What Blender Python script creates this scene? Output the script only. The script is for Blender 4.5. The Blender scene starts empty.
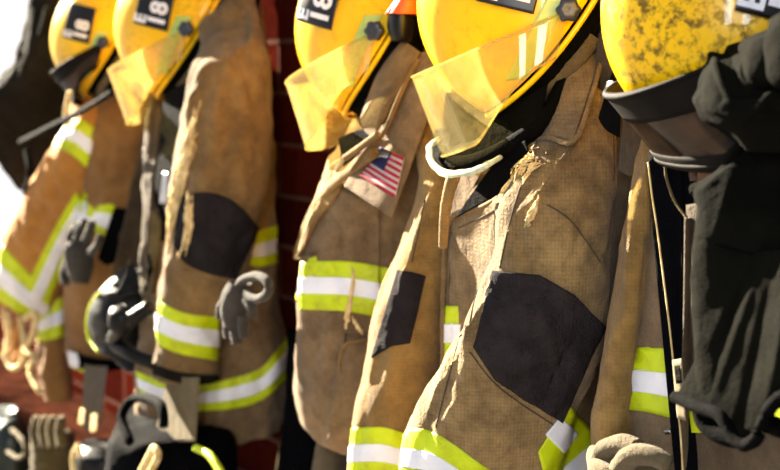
import bpy, bmesh, math, random
from mathutils import Vector, Matrix, noise
from mathutils.bvhtree import BVHTree
random.seed(4)
C = bpy.context.scene.collection
SC = bpy.context.scene

# ---------------------------------------------------------------- camera
F = 1500.0
TH = math.atan(890 / F); PIT = math.atan(165 / F)
FW = Vector((-math.cos(TH) * math.cos(PIT), math.sin(TH) * math.cos(PIT), -math.sin(PIT)))
RT = Vector((math.sin(TH), math.cos(TH), 0)); UP = RT.cross(FW)
CAM = Vector((0, -1.34, 1.65))
cd = bpy.data.cameras.new('camera'); cam = bpy.data.objects.new('camera', cd); C.objects.link(cam)
cam.matrix_world = Matrix.Translation(CAM) @ Matrix((RT, UP, -FW)).transposed().to_4x4()
cd.sensor_width = 36; cd.lens = F / 780 * 36; cd.clip_start = .05
cd.dof.use_dof = True; cd.dof.focus_distance = 1.70; cd.dof.aperture_fstop = 4.8; cd.dof.aperture_blades = 7
SC.camera = cam

# ---------------------------------------------------------------- light
w = bpy.data.worlds.new('sky'); SC.world = w; w.use_nodes = True
nt = w.node_tree; bg = nt.nodes['Background']
tc = nt.nodes.new('ShaderNodeTexCoord'); sx = nt.nodes.new('ShaderNodeSeparateXYZ')
nt.links.new(tc.outputs['Generated'], sx.inputs[0])
mr = nt.nodes.new('ShaderNodeValToRGB'); md = nt.nodes.new('ShaderNodeMath'); md.operation = 'MULTIPLY_ADD'
md.inputs[1].default_value = -.5; md.inputs[2].default_value = .5
nt.links.new(sx.outputs['X'], md.inputs[0]); nt.links.new(md.outputs[0], mr.inputs[0])
cr = mr.color_ramp
cr.elements[0].position = .0; cr.elements[0].color = (.10, .11, .14, 1)
cr.elements[1].position = 1; cr.elements[1].color = (1.0, .98, .95, 1)
e = cr.elements.new(.5); e.color = (.30, .32, .38, 1)
e = cr.elements.new(.82); e.color = (.8, .8, .8, 1)
nt.links.new(mr.outputs[0], bg.inputs[0]); bg.inputs[1].default_value = 1.32
sd = bpy.data.lights.new('sun', 'SUN'); sd.energy = 46; sd.angle = math.radians(.6); sd.color = (1, .88, .68)
sun = bpy.data.objects.new('sun', sd); C.objects.link(sun)
SUNDIR = Vector((-.89, -.15, .39)).normalized()      # towards the sun
sun.rotation_euler = SUNDIR.to_track_quat('Z', 'Y').to_euler(); sun.location = (-3, -2, 4)
for i_, (lx_, ly_) in enumerate(((2.5, -3.0), (2.15, -3.6))):       # daylight through two tall windows behind the viewer
    ld = bpy.data.lights.new('window_daylight', 'AREA'); ld.shape = 'RECTANGLE'; ld.size = .28; ld.size_y = 1.6; ld.energy = 55; ld.color = (.92, .96, 1)
    lo = bpy.data.objects.new('window_daylight', ld); C.objects.link(lo); lo.location = (lx_, ly_, 2.3)
    lo.rotation_euler = (Vector((lx_, ly_, 2.3)) - Vector((-1.6, -.2, 1.4))).to_track_quat('Z', 'Y').to_euler()
SC.view_settings.view_transform = 'Standard'; SC.view_settings.look = 'None'
SC.view_settings.exposure = 0.0; SC.view_settings.gamma = 1; SC.view_settings.use_curve_mapping = False
SC.cycles.use_denoising = True
SC.cycles.max_bounces = 10; SC.cycles.transparent_max_bounces = 16

# ---------------------------------------------------------------- pixel helpers
def ray(x, y): return FW + RT * ((x - 390) / F) + UP * ((235 - y) / F)
def Pn(x, y, n):
    d = ray(x, y); return CAM + d * ((-n - CAM.y) / d.y)
def PZ(x, y, Z): return CAM + ray(x, y) * Z
def Zn(x, y, n): return (-n - CAM.y) / ray(x, y).y
def proj(p):
    v = p - CAM; z = v.dot(FW); return (390 + F * v.dot(RT) / z, 235 - F * v.dot(UP) / z)

# ---------------------------------------------------------------- materials
def srgb(r, g, b):
    f = lambda c: (c / 255 / 12.92) if c / 255 <= .04045 else ((c / 255 + .055) / 1.055) ** 2.4
    return (f(r), f(g), f(b), 1)
MATS = {}
def base_mat(name, rough=.8, spec=.3):
    m = bpy.data.materials.new(name); m.use_nodes = True
    b = m.node_tree.nodes['Principled BSDF']; b.inputs['Roughness'].default_value = rough
    b.inputs['Specular IOR Level'].default_value = spec
    MATS[name] = m; return m, m.node_tree, b
def noise_node(t, scale, detail=6, vec=None, rough=.6):
    n = t.nodes.new('ShaderNodeTexNoise'); n.inputs['Scale'].default_value = scale
    n.inputs['Detail'].default_value = detail; n.inputs['Roughness'].default_value = rough
    if vec: t.links.new(vec, n.inputs['Vector'])
    return n
def ramp(t, inp, stops):
    r = t.nodes.new('ShaderNodeValToRGB'); t.links.new(inp, r.inputs[0])
    el = r.color_ramp.elements
    el[0].position, el[0].color = stops[0]; el[1].position, el[1].color = stops[-1]
    for p, c in stops[1:-1]:
        q = el.new(p); q.color = c
    return r
def mix(t, fac, a, b, mode='MIX'):
    m = t.nodes.new('ShaderNodeMix'); m.data_type = 'RGBA'; m.blend_type = mode
    for i, v in ((0, fac), (6, a), (7, b)):
        if hasattr(v, 'links'): t.links.new(v, m.inputs[i])
        else: m.inputs[i].default_value = v
    return m.outputs[2]
def fabric(name, c1, c2, c3, grid=.005, dirt=.5, weave=.35, rough=.9, sheen=.25, bumpd=.002, nscale=5):
    m, t, b = base_mat(name, rough, .15)
    co = t.nodes.new('ShaderNodeTexCoord').outputs['Object']
    n1 = noise_node(t, nscale, 8, co); n2 = noise_node(t, nscale * 7, 8, co, .7)
    r1 = ramp(t, n1.outputs[0], [(.3, c1), (.5, c2), (.72, c3)])
    r2 = ramp(t, n2.outputs[0], [(.3, (.35, .33, .3, 1)), (.6, (1, 1, 1, 1))])
    col = mix(t, dirt, r1.outputs[0], r2.outputs[0], 'MULTIPLY')
    # ripstop grid
    sp = t.nodes.new('ShaderNodeSeparateXYZ'); t.links.new(co, sp.inputs[0])
    ad = t.nodes.new('ShaderNodeMath'); ad.operation = 'MULTIPLY_ADD'; ad.inputs[1].default_value = .6
    t.links.new(sp.outputs['X'], ad.inputs[0]); t.links.new(sp.outputs['Y'], ad.inputs[2])
    outs = []
    for src in (ad.outputs[0], sp.outputs['Z']):
        s = t.nodes.new('ShaderNodeMath'); s.operation = 'MULTIPLY'; s.inputs[1].default_value = math.pi * 2 / grid
        t.links.new(src, s.inputs[0])
        k = t.nodes.new('ShaderNodeMath'); k.operation = 'SINE'; t.links.new(s.outputs[0], k.inputs[0]); outs.append(k.outputs[0])
    mx = t.nodes.new('ShaderNodeMath'); mx.operation = 'MAXIMUM'
    t.links.new(outs[0], mx.inputs[0]); t.links.new(outs[1], mx.inputs[1])
    rg = ramp(t, mx.outputs[0], [(.7, (1, 1, 1, 1)), (1, (.62, .6, .56, 1))])
    col = mix(t, weave, col, rg.outputs[0], 'MULTIPLY')
    t.links.new(col, b.inputs['Base Color'])
    if max(c3[:3]) < .06: sheen = 0; b.inputs['Specular IOR Level'].default_value = .04
    b.inputs['Sheen Weight'].default_value = sheen * .5; b.inputs['Sheen Roughness'].default_value = .5
    fine = noise_node(t, 420, 3, co); med = noise_node(t, 45, 5, co)
    a1 = t.nodes.new('ShaderNodeMath'); a1.operation = 'MULTIPLY_ADD'; a1.inputs[1].default_value = 3
    t.links.new(med.outputs[0], a1.inputs[0]); t.links.new(fine.outputs[0], a1.inputs[2])
    a2 = t.nodes.new('ShaderNodeMath'); a2.operation = 'MULTIPLY_ADD'; a2.inputs[1].default_value = -.25 * weave
    t.links.new(mx.outputs[0], a2.inputs[0]); t.links.new(a1.outputs[0], a2.inputs[2])
    bp = t.nodes.new('ShaderNodeBump'); bp.inputs['Strength'].default_value = .8; bp.inputs['Distance'].default_value = bumpd
    t.links.new(a2.outputs[0], bp.inputs['Height']); t.links.new(bp.outputs[0], b.inputs['Normal'])
    return m
def plain(name, c, rough=.6, spec=.4, c2=None, scale=20, coat=0, metal=0, bump=0):
    m, t, b = base_mat(name, rough, spec)
    co = t.nodes.new('ShaderNodeTexCoord').outputs['Object']
    n = noise_node(t, scale, 6, co)
    c2 = c2 or tuple(x * .7 for x in c[:3]) + (1,)
    r = ramp(t, n.outputs[0], [(.35, c2), (.62, c)]); t.links.new(r.outputs[0], b.inputs['Base Color'])
    b.inputs['Coat Weight'].default_value = coat; b.inputs['Metallic'].default_value = metal
    if bump:
        bp = t.nodes.new('ShaderNodeBump'); bp.inputs['Strength'].default_value = .7; bp.inputs['Distance'].default_value = bump
        n3 = noise_node(t, scale * 6, 5, co)
        t.links.new(n3.outputs[0], bp.inputs['Height']); t.links.new(bp.outputs[0], b.inputs['Normal'])
    return m

TAN = fabric('tan_ripstop', srgb(86, 70, 48), srgb(142, 118, 80), srgb(178, 148, 98), weave=.55, dirt=.85)
TANC = fabric('faded_tan_ripstop', srgb(94, 76, 54), srgb(134, 110, 80), srgb(158, 130, 90), weave=.2, dirt=.7)
TANG = fabric('golden_tan_ripstop', srgb(112, 88, 50), srgb(150, 118, 66), srgb(174, 138, 78), weave=.35, dirt=.65)
BROWN = fabric('brown_canvas', srgb(90, 70, 44), srgb(130, 104, 66), srgb(154, 124, 78), weave=.1, dirt=.65)
BROWND = fabric('dark_brown_canvas', srgb(54, 44, 34), srgb(82, 68, 50), srgb(104, 86, 62), weave=.1, dirt=.65)
ORANGE = fabric('orange_canvas', srgb(156, 104, 46), srgb(188, 130, 60), srgb(206, 146, 70), weave=.05, dirt=.3)
ORBR = fabric('orange_brown_canvas', srgb(112, 80, 46), srgb(140, 102, 58), srgb(160, 118, 66), weave=.05, dirt=.4)
OLIVE = fabric('olive_brown_cloth', srgb(72, 62, 38), srgb(98, 84, 50), srgb(116, 100, 60), weave=.05)
BLACKP = fabric('black_patch_leather', srgb(36, 33, 36), srgb(48, 44, 47), srgb(66, 60, 60), weave=.12, dirt=.6, rough=.75, bumpd=.005)
NAVY = fabric('navy_black_lining', srgb(4, 4, 7), srgb(6, 7, 11), srgb(10, 11, 15), weave=0, dirt=.2)
BLACK = fabric('black_cloth', srgb(4, 4, 4), srgb(7, 7, 7), srgb(11, 11, 11), weave=0, dirt=.2)
FLEECE = fabric('olive_black_fleece', srgb(10, 10, 7), srgb(16, 16, 11), srgb(24, 23, 15), weave=0, dirt=.3, rough=1, sheen=0, bumpd=.0022)
CHAR = fabric('charcoal_cloth', srgb(20, 20, 17), srgb(30, 29, 25), srgb(42, 40, 33), weave=0)
GREY = fabric('grey_knit', srgb(44, 40, 36), srgb(64, 59, 54), srgb(84, 78, 70), weave=0)
BEIGE = fabric('beige_cloth', srgb(66, 56, 40), srgb(94, 82, 60), srgb(114, 100, 76), weave=0)
CREAM = plain('cream_fray', srgb(236, 214, 160), .9, .1, srgb(200, 168, 110), 60)  # frays, ties and piping, plus sunlit edges and spots painted pale
LINTC = plain('pale_fleece_edge', srgb(226, 232, 206), .95, .1, srgb(186, 196, 160), 160, bump=.002)
def limemat():
    m, t, b = base_mat('lime_trim', .55, .4)
    co = t.nodes.new('ShaderNodeTexCoord').outputs['Object']
    n = noise_node(t, 26, 6, co)
    r = ramp(t, n.outputs[0], [(.28, srgb(168, 176, 20)), (.5, srgb(200, 220, 6)), (.8, srgb(214, 234, 14))])
    t.links.new(r.outputs[0], b.inputs['Base Color'])
    wv = noise_node(t, 500, 2, co)
    bp = t.nodes.new('ShaderNodeBump'); bp.inputs['Strength'].default_value = .4; bp.inputs['Distance'].default_value = .0008
    t.links.new(wv.outputs[0], bp.inputs['Height']); t.links.new(bp.outputs[0], b.inputs['Normal'])
    return m
LIME = limemat()
SILVER = plain('silver_reflective', srgb(246, 248, 255), .42, .6, srgb(224, 228, 240), 16)
STICK = plain('black_sticker', srgb(14, 13, 16), .35, .5)
WHITE = plain('white_print', srgb(246, 246, 250), .5, .4, srgb(228, 230, 238), 40)
KNOB = plain('grey_plastic', srgb(54, 60, 74), .35, .5, srgb(40, 44, 56), 30)
RUBBER = plain('black_rubber', srgb(12, 13, 17), .35, .3, srgb(7, 7, 9), 12)
TRIMBL = plain('black_edge_trim', srgb(20, 15, 12), .7, .1, srgb(12, 10, 9), 30)
STEEL = plain('dull_steel', srgb(150, 150, 155), .35, .6, metal=1)
PALEG = plain('pale_lime_reflector', srgb(196, 216, 120), .4, .5, srgb(176, 200, 100), 30)
RED = plain('red_stripe', srgb(176, 40, 56), .8, .2); BLUE = plain('navy_canton', srgb(34, 40, 84), .8, .2)
FLAGW = plain('white_stripe', srgb(216, 200, 196), .8, .2)
ORRED = plain('orange_red_plastic', srgb(240, 84, 20), .5, .4, srgb(226, 70, 16))
LEATH = fabric('brown_leather', srgb(58, 40, 30), srgb(80, 56, 42), srgb(98, 70, 54), weave=0, rough=.6)
PAPER = plain('care_label_cloth', srgb(150, 140, 112), .9, .1, srgb(126, 116, 92), 60)

def shellmat(name, dirty, seed):
    m, t, b = base_mat(name, .22, .5)
    co = t.nodes.new('ShaderNodeTexCoord').outputs['Object']
    mp = t.nodes.new('ShaderNodeMapping'); mp.inputs['Location'].default_value = (seed, seed * 2, 0); t.links.new(co, mp.inputs[0]); v = mp.outputs[0]
    n0 = noise_node(t, 7, 4, v)
    r0 = ramp(t, n0.outputs[0], [(.3, srgb(250, 188, 0)), (.7, srgb(255, 210, 0))])
    n1 = noise_node(t, 9, 3, v); n2 = noise_node(t, 75, 10, v, .75)
    mu = t.nodes.new('ShaderNodeMath'); mu.operation = 'MULTIPLY'
    k1 = ramp(t, n1.outputs[0], [(.50 - dirty * .16, (0, 0, 0, 1)), (.64 - dirty * .04, (1, 1, 1, 1))])
    k2 = ramp(t, n2.outputs[0], [(.5 - dirty * .02, (0, 0, 0, 1)), (.6 - dirty * .02, (1, 1, 1, 1))])
    t.links.new(k1.outputs[0], mu.inputs[0]); t.links.new(k2.outputs[0], mu.inputs[1])
    m2 = t.nodes.new('ShaderNodeMath'); m2.operation = 'MULTIPLY'; m2.inputs[1].default_value = .15 + .7 * dirty
    t.links.new(mu.outputs[0], m2.inputs[0])
    n3 = noise_node(t, 3.5, 3, v)
    k3 = ramp(t, n3.outputs[0], [(.45, (1, 1, 1, 1)), (.75, (.93, .80, .62, 1))])
    c = mix(t, .8, r0.outputs[0], k3.outputs[0], 'MULTIPLY')
    col = mix(t, m2.outputs[0], c, srgb(52, 34, 8)); t.links.new(col, b.inputs['Base Color'])
    b.inputs['Coat Weight'].default_value = .3; b.inputs['Coat Roughness'].default_value = .06; b.inputs['Specular IOR Level'].default_value = .25
    rr = t.nodes.new('ShaderNodeMath'); rr.operation = 'MULTIPLY_ADD'; rr.inputs[1].default_value = .5; rr.inputs[2].default_value = .28
    t.links.new(m2.outputs[0], rr.inputs[0]); t.links.new(rr.outputs[0], b.inputs['Roughness'])
    return m
def visormat(name, tint, dens, rough=.03, haze=.02):
    m, t, b = base_mat(name, rough, .5)
    out = t.nodes['Material Output']
    t.nodes.remove(b)
    tr = t.nodes.new('ShaderNodeBsdfTransparent'); tr.inputs[0].default_value = tint
    gl = t.nodes.new('ShaderNodeBsdfGlossy'); gl.inputs['Roughness'].default_value = rough
    df = t.nodes.new('ShaderNodeBsdfDiffuse'); df.inputs[0].default_value = dens
    tl = t.nodes.new('ShaderNodeBsdfTranslucent'); tl.inputs[0].default_value = dens
    ad = t.nodes.new('ShaderNodeMixShader'); ad.inputs[0].default_value = .5
    t.links.new(df.outputs[0], ad.inputs[1]); t.links.new(tl.outputs[0], ad.inputs[2])
    co = t.nodes.new('ShaderNodeTexCoord').outputs['Object']
    n = noise_node(t, 18, 8, co, .7); rp = ramp(t, n.outputs[0], [(.35, (haze * .5,) * 3 + (1,)), (.7, (haze * 1.8,) * 3 + (1,))])
    m1 = t.nodes.new('ShaderNodeMixShader'); t.links.new(rp.outputs[0], m1.inputs[0])
    t.links.new(tr.outputs[0], m1.inputs[1]); t.links.new(ad.outputs[0], m1.inputs[2])
    fr = t.nodes.new('ShaderNodeFresnel'); fr.inputs[0].default_value = 1.5
    m2 = t.nodes.new('ShaderNodeMixShader'); fm = t.nodes.new('ShaderNodeMath'); fm.operation = 'MULTIPLY'; fm.inputs[1].default_value = .4
    t.links.new(fr.outputs[0], fm.inputs[0]); t.links.new(fm.outputs[0], m2.inputs[0])
    t.links.new(m1.outputs[0], m2.inputs[1]); t.links.new(gl.outputs[0], m2.inputs[2])
    t.links.new(m2.outputs[0], out.inputs[0])
    return m
AMBER = visormat('clear_yellow_visor', (1, .95, .70, 1), (1, .86, .42, 1), haze=.12)
AMBER2 = visormat('hazy_yellow_visor', (1, .93, .62, 1), (1, .84, .40, 1), haze=.24)
SMOKE = visormat('smoked_visor', (.34, .27, .22, 1), (.12, .09, .07, 1), haze=.3)

def brickmat():
    m, t, b = base_mat('red_brick', 1, 0)
    co = t.nodes.new('ShaderNodeTexCoord').outputs['Object']
    sp = t.nodes.new('ShaderNodeSeparateXYZ'); cb = t.nodes.new('ShaderNodeCombineXYZ')
    t.links.new(co, sp.inputs[0]); t.links.new(sp.outputs['X'], cb.inputs['X']); t.links.new(sp.outputs['Z'], cb.inputs['Y'])
    br = t.nodes.new('ShaderNodeTexBrick'); t.links.new(cb.outputs[0], br.inputs['Vector'])
    br.inputs['Scale'].default_value = 1; br.inputs['Brick Width'].default_value = .30; br.inputs['Row Height'].default_value = BH
    br.inputs['Mortar Size'].default_value = .006; br.inputs['Mortar Smooth'].default_value = .3
    br.inputs['Color1'].default_value = srgb(84, 28, 18); br.inputs['Color2'].default_value = srgb(62, 20, 14)
    br.inputs['Mortar'].default_value = srgb(104, 74, 64)
    n = noise_node(t, 40, 8, co); r = ramp(t, n.outputs[0], [(.3, (.5, .48, .5, 1)), (.7, (1, 1, 1, 1))])
    col = mix(t, .8, br.outputs[0], r.outputs[0], 'MULTIPLY'); t.links.new(col, b.inputs['Base Color'])
    a = t.nodes.new('ShaderNodeMath'); a.operation = 'MULTIPLY_ADD'; a.inputs[1].default_value = .3
    t.links.new(n.outputs[0], a.inputs[0]); 
    iv = t.nodes.new('ShaderNodeMath'); iv.operation = 'SUBTRACT'; iv.inputs[0].default_value = 1; t.links.new(br.outputs['Fac'], iv.inputs[1])
    t.links.new(iv.outputs[0], a.inputs[2])
    bp = t.nodes.new('ShaderNodeBump'); bp.inputs['Strength'].default_value = 1; bp.inputs['Distance'].default_value = .006
    t.links.new(a.outputs[0], bp.inputs['Height']); t.links.new(bp.outputs[0], b.inputs['Normal'])
    return m
# brick courses: joints measured on the wall
_z1 = Pn(298, 146, 0).z; _z2 = Pn(298, 198, 0).z; BH = _z1 - _z2
BRICK = brickmat()
WOOD = plain('reddish_worn_board', srgb(64, 35, 25), .9, .0, srgb(30, 16, 12), 14, bump=.003)
CONC = plain('grey_concrete', srgb(120, 112, 104), .9, .2, srgb(90, 84, 80), 4, bump=.002)

# ---------------------------------------------------------------- objects
def chain(p):
    M = Matrix.Identity(4)
    while p is not None:
        M = Matrix.Translation(p.location) @ p.rotation_euler.to_matrix().to_4x4() @ Matrix.Diagonal(p.scale).to_4x4() @ M; p = p.parent
    return M
def link(name, verts, faces, mat, parent=None, smooth=True, label=None, local=False, loc=None):
    me = bpy.data.meshes.new(name)
    o = bpy.data.objects.new(name, me)
    M = Matrix.Identity(4)
    if parent is not None and not local: M = chain(parent).inverted()
    me.from_pydata([tuple(M @ Vector(v)) for v in verts], [], faces); me.update()
    bm = bmesh.new(); bm.from_mesh(me); bmesh.ops.recalc_face_normals(bm, faces=bm.faces); bm.to_mesh(me); bm.free()
    if smooth:
        for p in me.polygons: p.use_smooth = True
    me.materials.append(mat); C.objects.link(o)
    if parent is not None: o.parent = parent
    if label: o['label'] = label
    return o
def thing(name, label, cat, loc, group=None):
    o = bpy.data.objects.new(name, None); C.objects.link(o); o.location = loc; o.empty_display_size = .05
    o['label'] = label; o['category'] = cat
    if group: o['group'] = group
    return o
def tag(o, label, cat, group=None):
    o['label'] = label; o['category'] = cat
    if group: o['group'] = group
    return o
def cat_rom(vals, t):
    n = len(vals) - 1; x = min(max(t, 0), 1) * n; i = min(int(x), n - 1); f = x - i
    p0 = vals[max(i - 1, 0)]; p1 = vals[i]; p2 = vals[i + 1]; p3 = vals[min(i + 2, n)]
    return tuple(.5 * ((2 * b) + (-a + c) * f + (2 * a - 5 * b + 4 * c - d) * f * f + (-a + 3 * b - 3 * c + d) * f ** 3)
                 for a, b, c, d in zip(p0, p1, p2, p3))
def spow(v, e): return math.copysign(abs(v) ** e, v)
def segd(px, py, x0, y0, x1, y1):
    dx, dy = x1 - x0, y1 - y0; L = dx * dx + dy * dy
    s = max(0, min(1, ((px - x0) * dx + (py - y0) * dy) / L)) if L else 0
    return math.hypot(px - x0 - s * dx, py - y0 - s * dy), s
def fold_amt(p, folds):
    x, y = proj(p); s = 0
    for x0, y0, x1, y1, wd, a in folds:
        d, t = segd(x, y, x0, y0, x1, y1)
        if d < wd * 3: s += a * math.exp(-(d / wd) ** 2) * (.35 + .65 * math.sin(math.pi * min(max(t, .05), .95)))
    return s
SEED = [0]
def loft(name, rows, mat, parent, nu=80, nv=110, amp=.007, folds=(), e=.9, cap=True, ax=7, az=9, label=None, flat=0):
    """closed cloth tube through rows (left x, left y, right x, right y, distance from wall, half depth)"""
    SEED[0] += 3.7; sd = SEED[0]
    G = []
    for j in range(nv):
        lx, ly, rx, ry, n, t = cat_rom(rows, j / (nv - 1))
        cx, cy = (lx + rx) / 2, (ly + ry) / 2; Z = Zn(cx, cy, n)
        c = PZ(cx, cy, Z); h = (PZ(rx, ry, Z) - PZ(lx, ly, Z)) / 2
        d = (c - CAM); d.z = 0; d.normalize()
        row = []
        for i in range(nu):
            a = 2 * math.pi * i / nu
            p = c + h * spow(math.cos(a), e) - d * (t * spow(math.sin(a), e))
            p.y = min(p.y, -.006); row.append(p)
        G.append(row)
    out = []
    for j in range(nv):
        r = []
        for i in range(nu):
            tu = G[j][(i + 1) % nu] - G[j][i - 1]; tv = G[min(j + 1, nv - 1)][i] - G[max(j - 1, 0)][i]
            nn = tv.cross(tu)
            cen = sum((G[j][k] for k in range(0, nu, nu // 4)), Vector()) / 4
            nn.normalize()
            if nn.dot(G[j][i] - cen) < 0: nn = -nn
            p = G[j][i]
            q = Vector((p.x * ax * 1.4 + sd, p.y * ax * 1.4, p.z * az * .55))
            q2 = Vector((p.x * 22, p.y * 22 + sd, p.z * 20))
            s = noise.noise(q) * 1.1 + .55 * (abs(noise.noise(q * 2.1)) * -2 + .5) + .42 * noise.noise(q2) + .16 * (.5 - 2 * abs(noise.noise(q2 * 1.9)))
            v = p + nn * (amp * s)
            if folds and nn.dot(CAM - p) > 0: v = v + nn * fold_amt(p, folds)
            v.y = min(v.y, -.004)
            r.append(v)
        out.append(r)
    verts = [v for r in out for v in r]; faces = []
    for j in range(nv - 1):
        for i in range(nu):
            k = (i + 1) % nu; faces.append((j * nu + i, j * nu + k, (j + 1) * nu + k, (j + 1) * nu + i))
    if cap:
        for j, s in ((0, .4), (nv - 1, .4)):
            cen = sum(out[j], Vector()) / nu
            nx = out[1 if j == 0 else nv - 2]; cn2 = sum(nx, Vector()) / nu
            inn = (cn2 - cen).normalized() * .006
            b0 = len(verts)
            for i in range(nu): verts.append(cen.lerp(out[j][i], .85) + inn * 1.2)
            ci = len(verts); verts.append(cen + inn * 2)
            for i in range(nu):
                k = (i + 1) % nu
                faces.append((j * nu + i, j * nu + k, b0 + k, b0 + i)); faces.append((b0 + i, b0 + k, ci))
    o = link(name, verts, faces, mat, parent, label=label)
    bv = BVHTree.FromPolygons([tuple(v) for v in verts], faces)
    return o, bv
def poly_at(pl, t):
    if len(pl) == 1: return pl[0]
    L = [0]
    for a, b in zip(pl, pl[1:]): L.append(L[-1] + math.hypot(b[0] - a[0], b[1] - a[1]))
    s = t * L[-1]
    for i in range(len(pl) - 1):
        if s <= L[i + 1] + 1e-9:
            f = (s - L[i]) / max(L[i + 1] - L[i], 1e-9)
            return tuple(a + (b - a) * f for a, b in zip(pl[i], pl[i + 1]))
    return pl[-1]
def smooth_pl(pl, k=24):
    if len(pl) < 3: return pl
    return [cat_rom(pl, i / k) for i in range(k + 1)]
def castpt(x, y, surf, off, guess):
    d = ray(x, y).normalized(); best = None
    for bv in surf:
        h = bv.ray_cast(CAM, d)
        if h[0] is not None and (best is None or h[3] < best[2]): best = (h[0], h[1], h[3])
    if best is None:
        g = CAM + d * guess[0]
        for bv in surf:
            h = bv.find_nearest(g)
            if h[0] is not None and (best is None or h[3] < best[2]): best = (h[0], h[1], h[3])
        p, nn = best[0], best[1]
    else:
        p, nn = best[0], best[1]; guess[0] = best[2]
    if nn.dot(d) > 0: nn = -nn
    return p + nn * off, nn
def sheet(name, top, bot, mat, parent, surf=None, n=.2, off=.002, th=.003, nu=30, nv=14, bulge=0, amp=0, sm=True, label=None, v0=0, v1=1, folds=(), u0=0, u1=1):
    """cloth panel between an upper and a lower outline, lying on surf or hanging at distance n from the wall"""
    SEED[0] += 1.3; sd = SEED[0]
    if sm: top, bot = smooth_pl(top), smooth_pl(bot)
    guess = [1.9]
    if surf:
        for q in ((.5, .5), (.3, .5), (.7, .5)):
            a = poly_at(top, q[0]); b = poly_at(bot, q[0]); castpt((a[0] + b[0]) / 2, (a[1] + b[1]) / 2, surf, 0, guess)
    Fr, Bk = [], []
    for j in range(nv + 1):
        v = v0 + (v1 - v0) * j / nv
        for i in range(nu + 1):
            u = u0 + (u1 - u0) * i / nu; a = poly_at(top, u); b = poly_at(bot, u)
            x = a[0] + (b[0] - a[0]) * v; y = a[1] + (b[1] - a[1]) * v
            if surf:
                p, nn = castpt(x, y, surf, off, guess)
            else:
                nn_ = n if not isinstance(n, tuple) else (n[0] * (1 - u) + n[1] * u) * (1 - v) + (n[2] * (1 - u) + n[3] * u) * v
                p = Pn(x, y, nn_); nn = (CAM - p).normalized()
                p = p + nn * (bulge * math.sin(math.pi * u) ** .6 * (.4 + .6 * math.sin(math.pi * min(max(v, 0), 1))))
            if amp: p = p + nn * amp * (noise.noise(Vector((p.x * 14 + sd, p.y * 14, p.z * 9))) + .5 * noise.noise(p * 34))
            if folds: p = p + nn * fold_amt(p, folds)
            Fr.append(p); Bk.append(p - nn * th)
    verts = Fr + Bk; N = len(Fr); W = nu + 1; faces = []
    for j in range(nv):
        for i in range(nu):
            a = j * W + i; faces.append((a, a + 1, a + W + 1, a + W)); faces.append((N + a, N + a + W, N + a + W + 1, N + a + 1))
    bd = [i for i in range(nu)] + [j * W + nu for j in range(nv)] + [nv * W + i for i in range(nu, 0, -1)] + [j * W for j in range(nv, 0, -1)]
    for a, b in zip(bd, bd[1:] + bd[:1]): faces.append((a, N + a, N + b, b))
    o = link(name, verts, faces, mat, parent, label=label)
    bv = BVHTree.FromPolygons([tuple(v) for v in verts], faces)
    return o, bv
def trim(top, bot, surf, parent, w=(.33, .67), name='reflective_trim', **k):
    o, b = sheet(name, top, bot, LIME, parent, surf=surf, off=.0015, th=.003, **k)
    s, _ = sheet('silver_stripe', top, bot, SILVER, o, surf=surf, off=.0028, th=.003, v0=w[0], v1=w[1], **k)
    return o
def tubepts(name, pts, r, mat, parent, seg=8, local=False, label=None, flatf=1.0, r2=None):
    verts, faces = [], []
    N = len(pts)
    for i, p in enumerate(pts):
        t = (pts[min(i + 1, N - 1)] - pts[max(i - 1, 0)]).normalized()
        a = t.cross(Vector((.3, .2, 1))); a = a.normalized() if a.length > 1e-4 else Vector((1, 0, 0)); b = t.cross(a)
        rr = r if r2 is None else r + (r2 - r) * i / (N - 1)
        for k in range(seg):
            q = 2 * math.pi * k / seg; verts.append(p + a * (rr * flatf * math.cos(q)) + b * (rr * math.sin(q)))
    for i in range(N - 1):
        for k in range(seg):
            k2 = (k + 1) % seg; faces.append((i * seg + k, i * seg + k2, (i + 1) * seg + k2, (i + 1) * seg + k))
    faces.append(tuple(range(seg))); faces.append(tuple(range((N - 1) * seg, N * seg)))
    return link(name, verts, faces, mat, parent, local=local, label=label)
def cord(name, pl, r, mat, parent, n=.2, surf=None, off=.001, k=30, **kw):
    q = [cat_rom(pl, i / k) if len(pl) > 2 else poly_at(pl, i / k) for i in range(k + 1)]
    g = [1.9]
    if surf:
        m = q[len(q) // 2]; castpt(m[0], m[1], surf, 0, g)
        pts = [castpt(x, y, surf, off, g)[0] for x, y, *_ in q]
    else: pts = [Pn(a[0], a[1], a[2] if len(a) > 2 else n) for a in q]
    return tubepts(name, pts, r, mat, parent, **kw)
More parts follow.
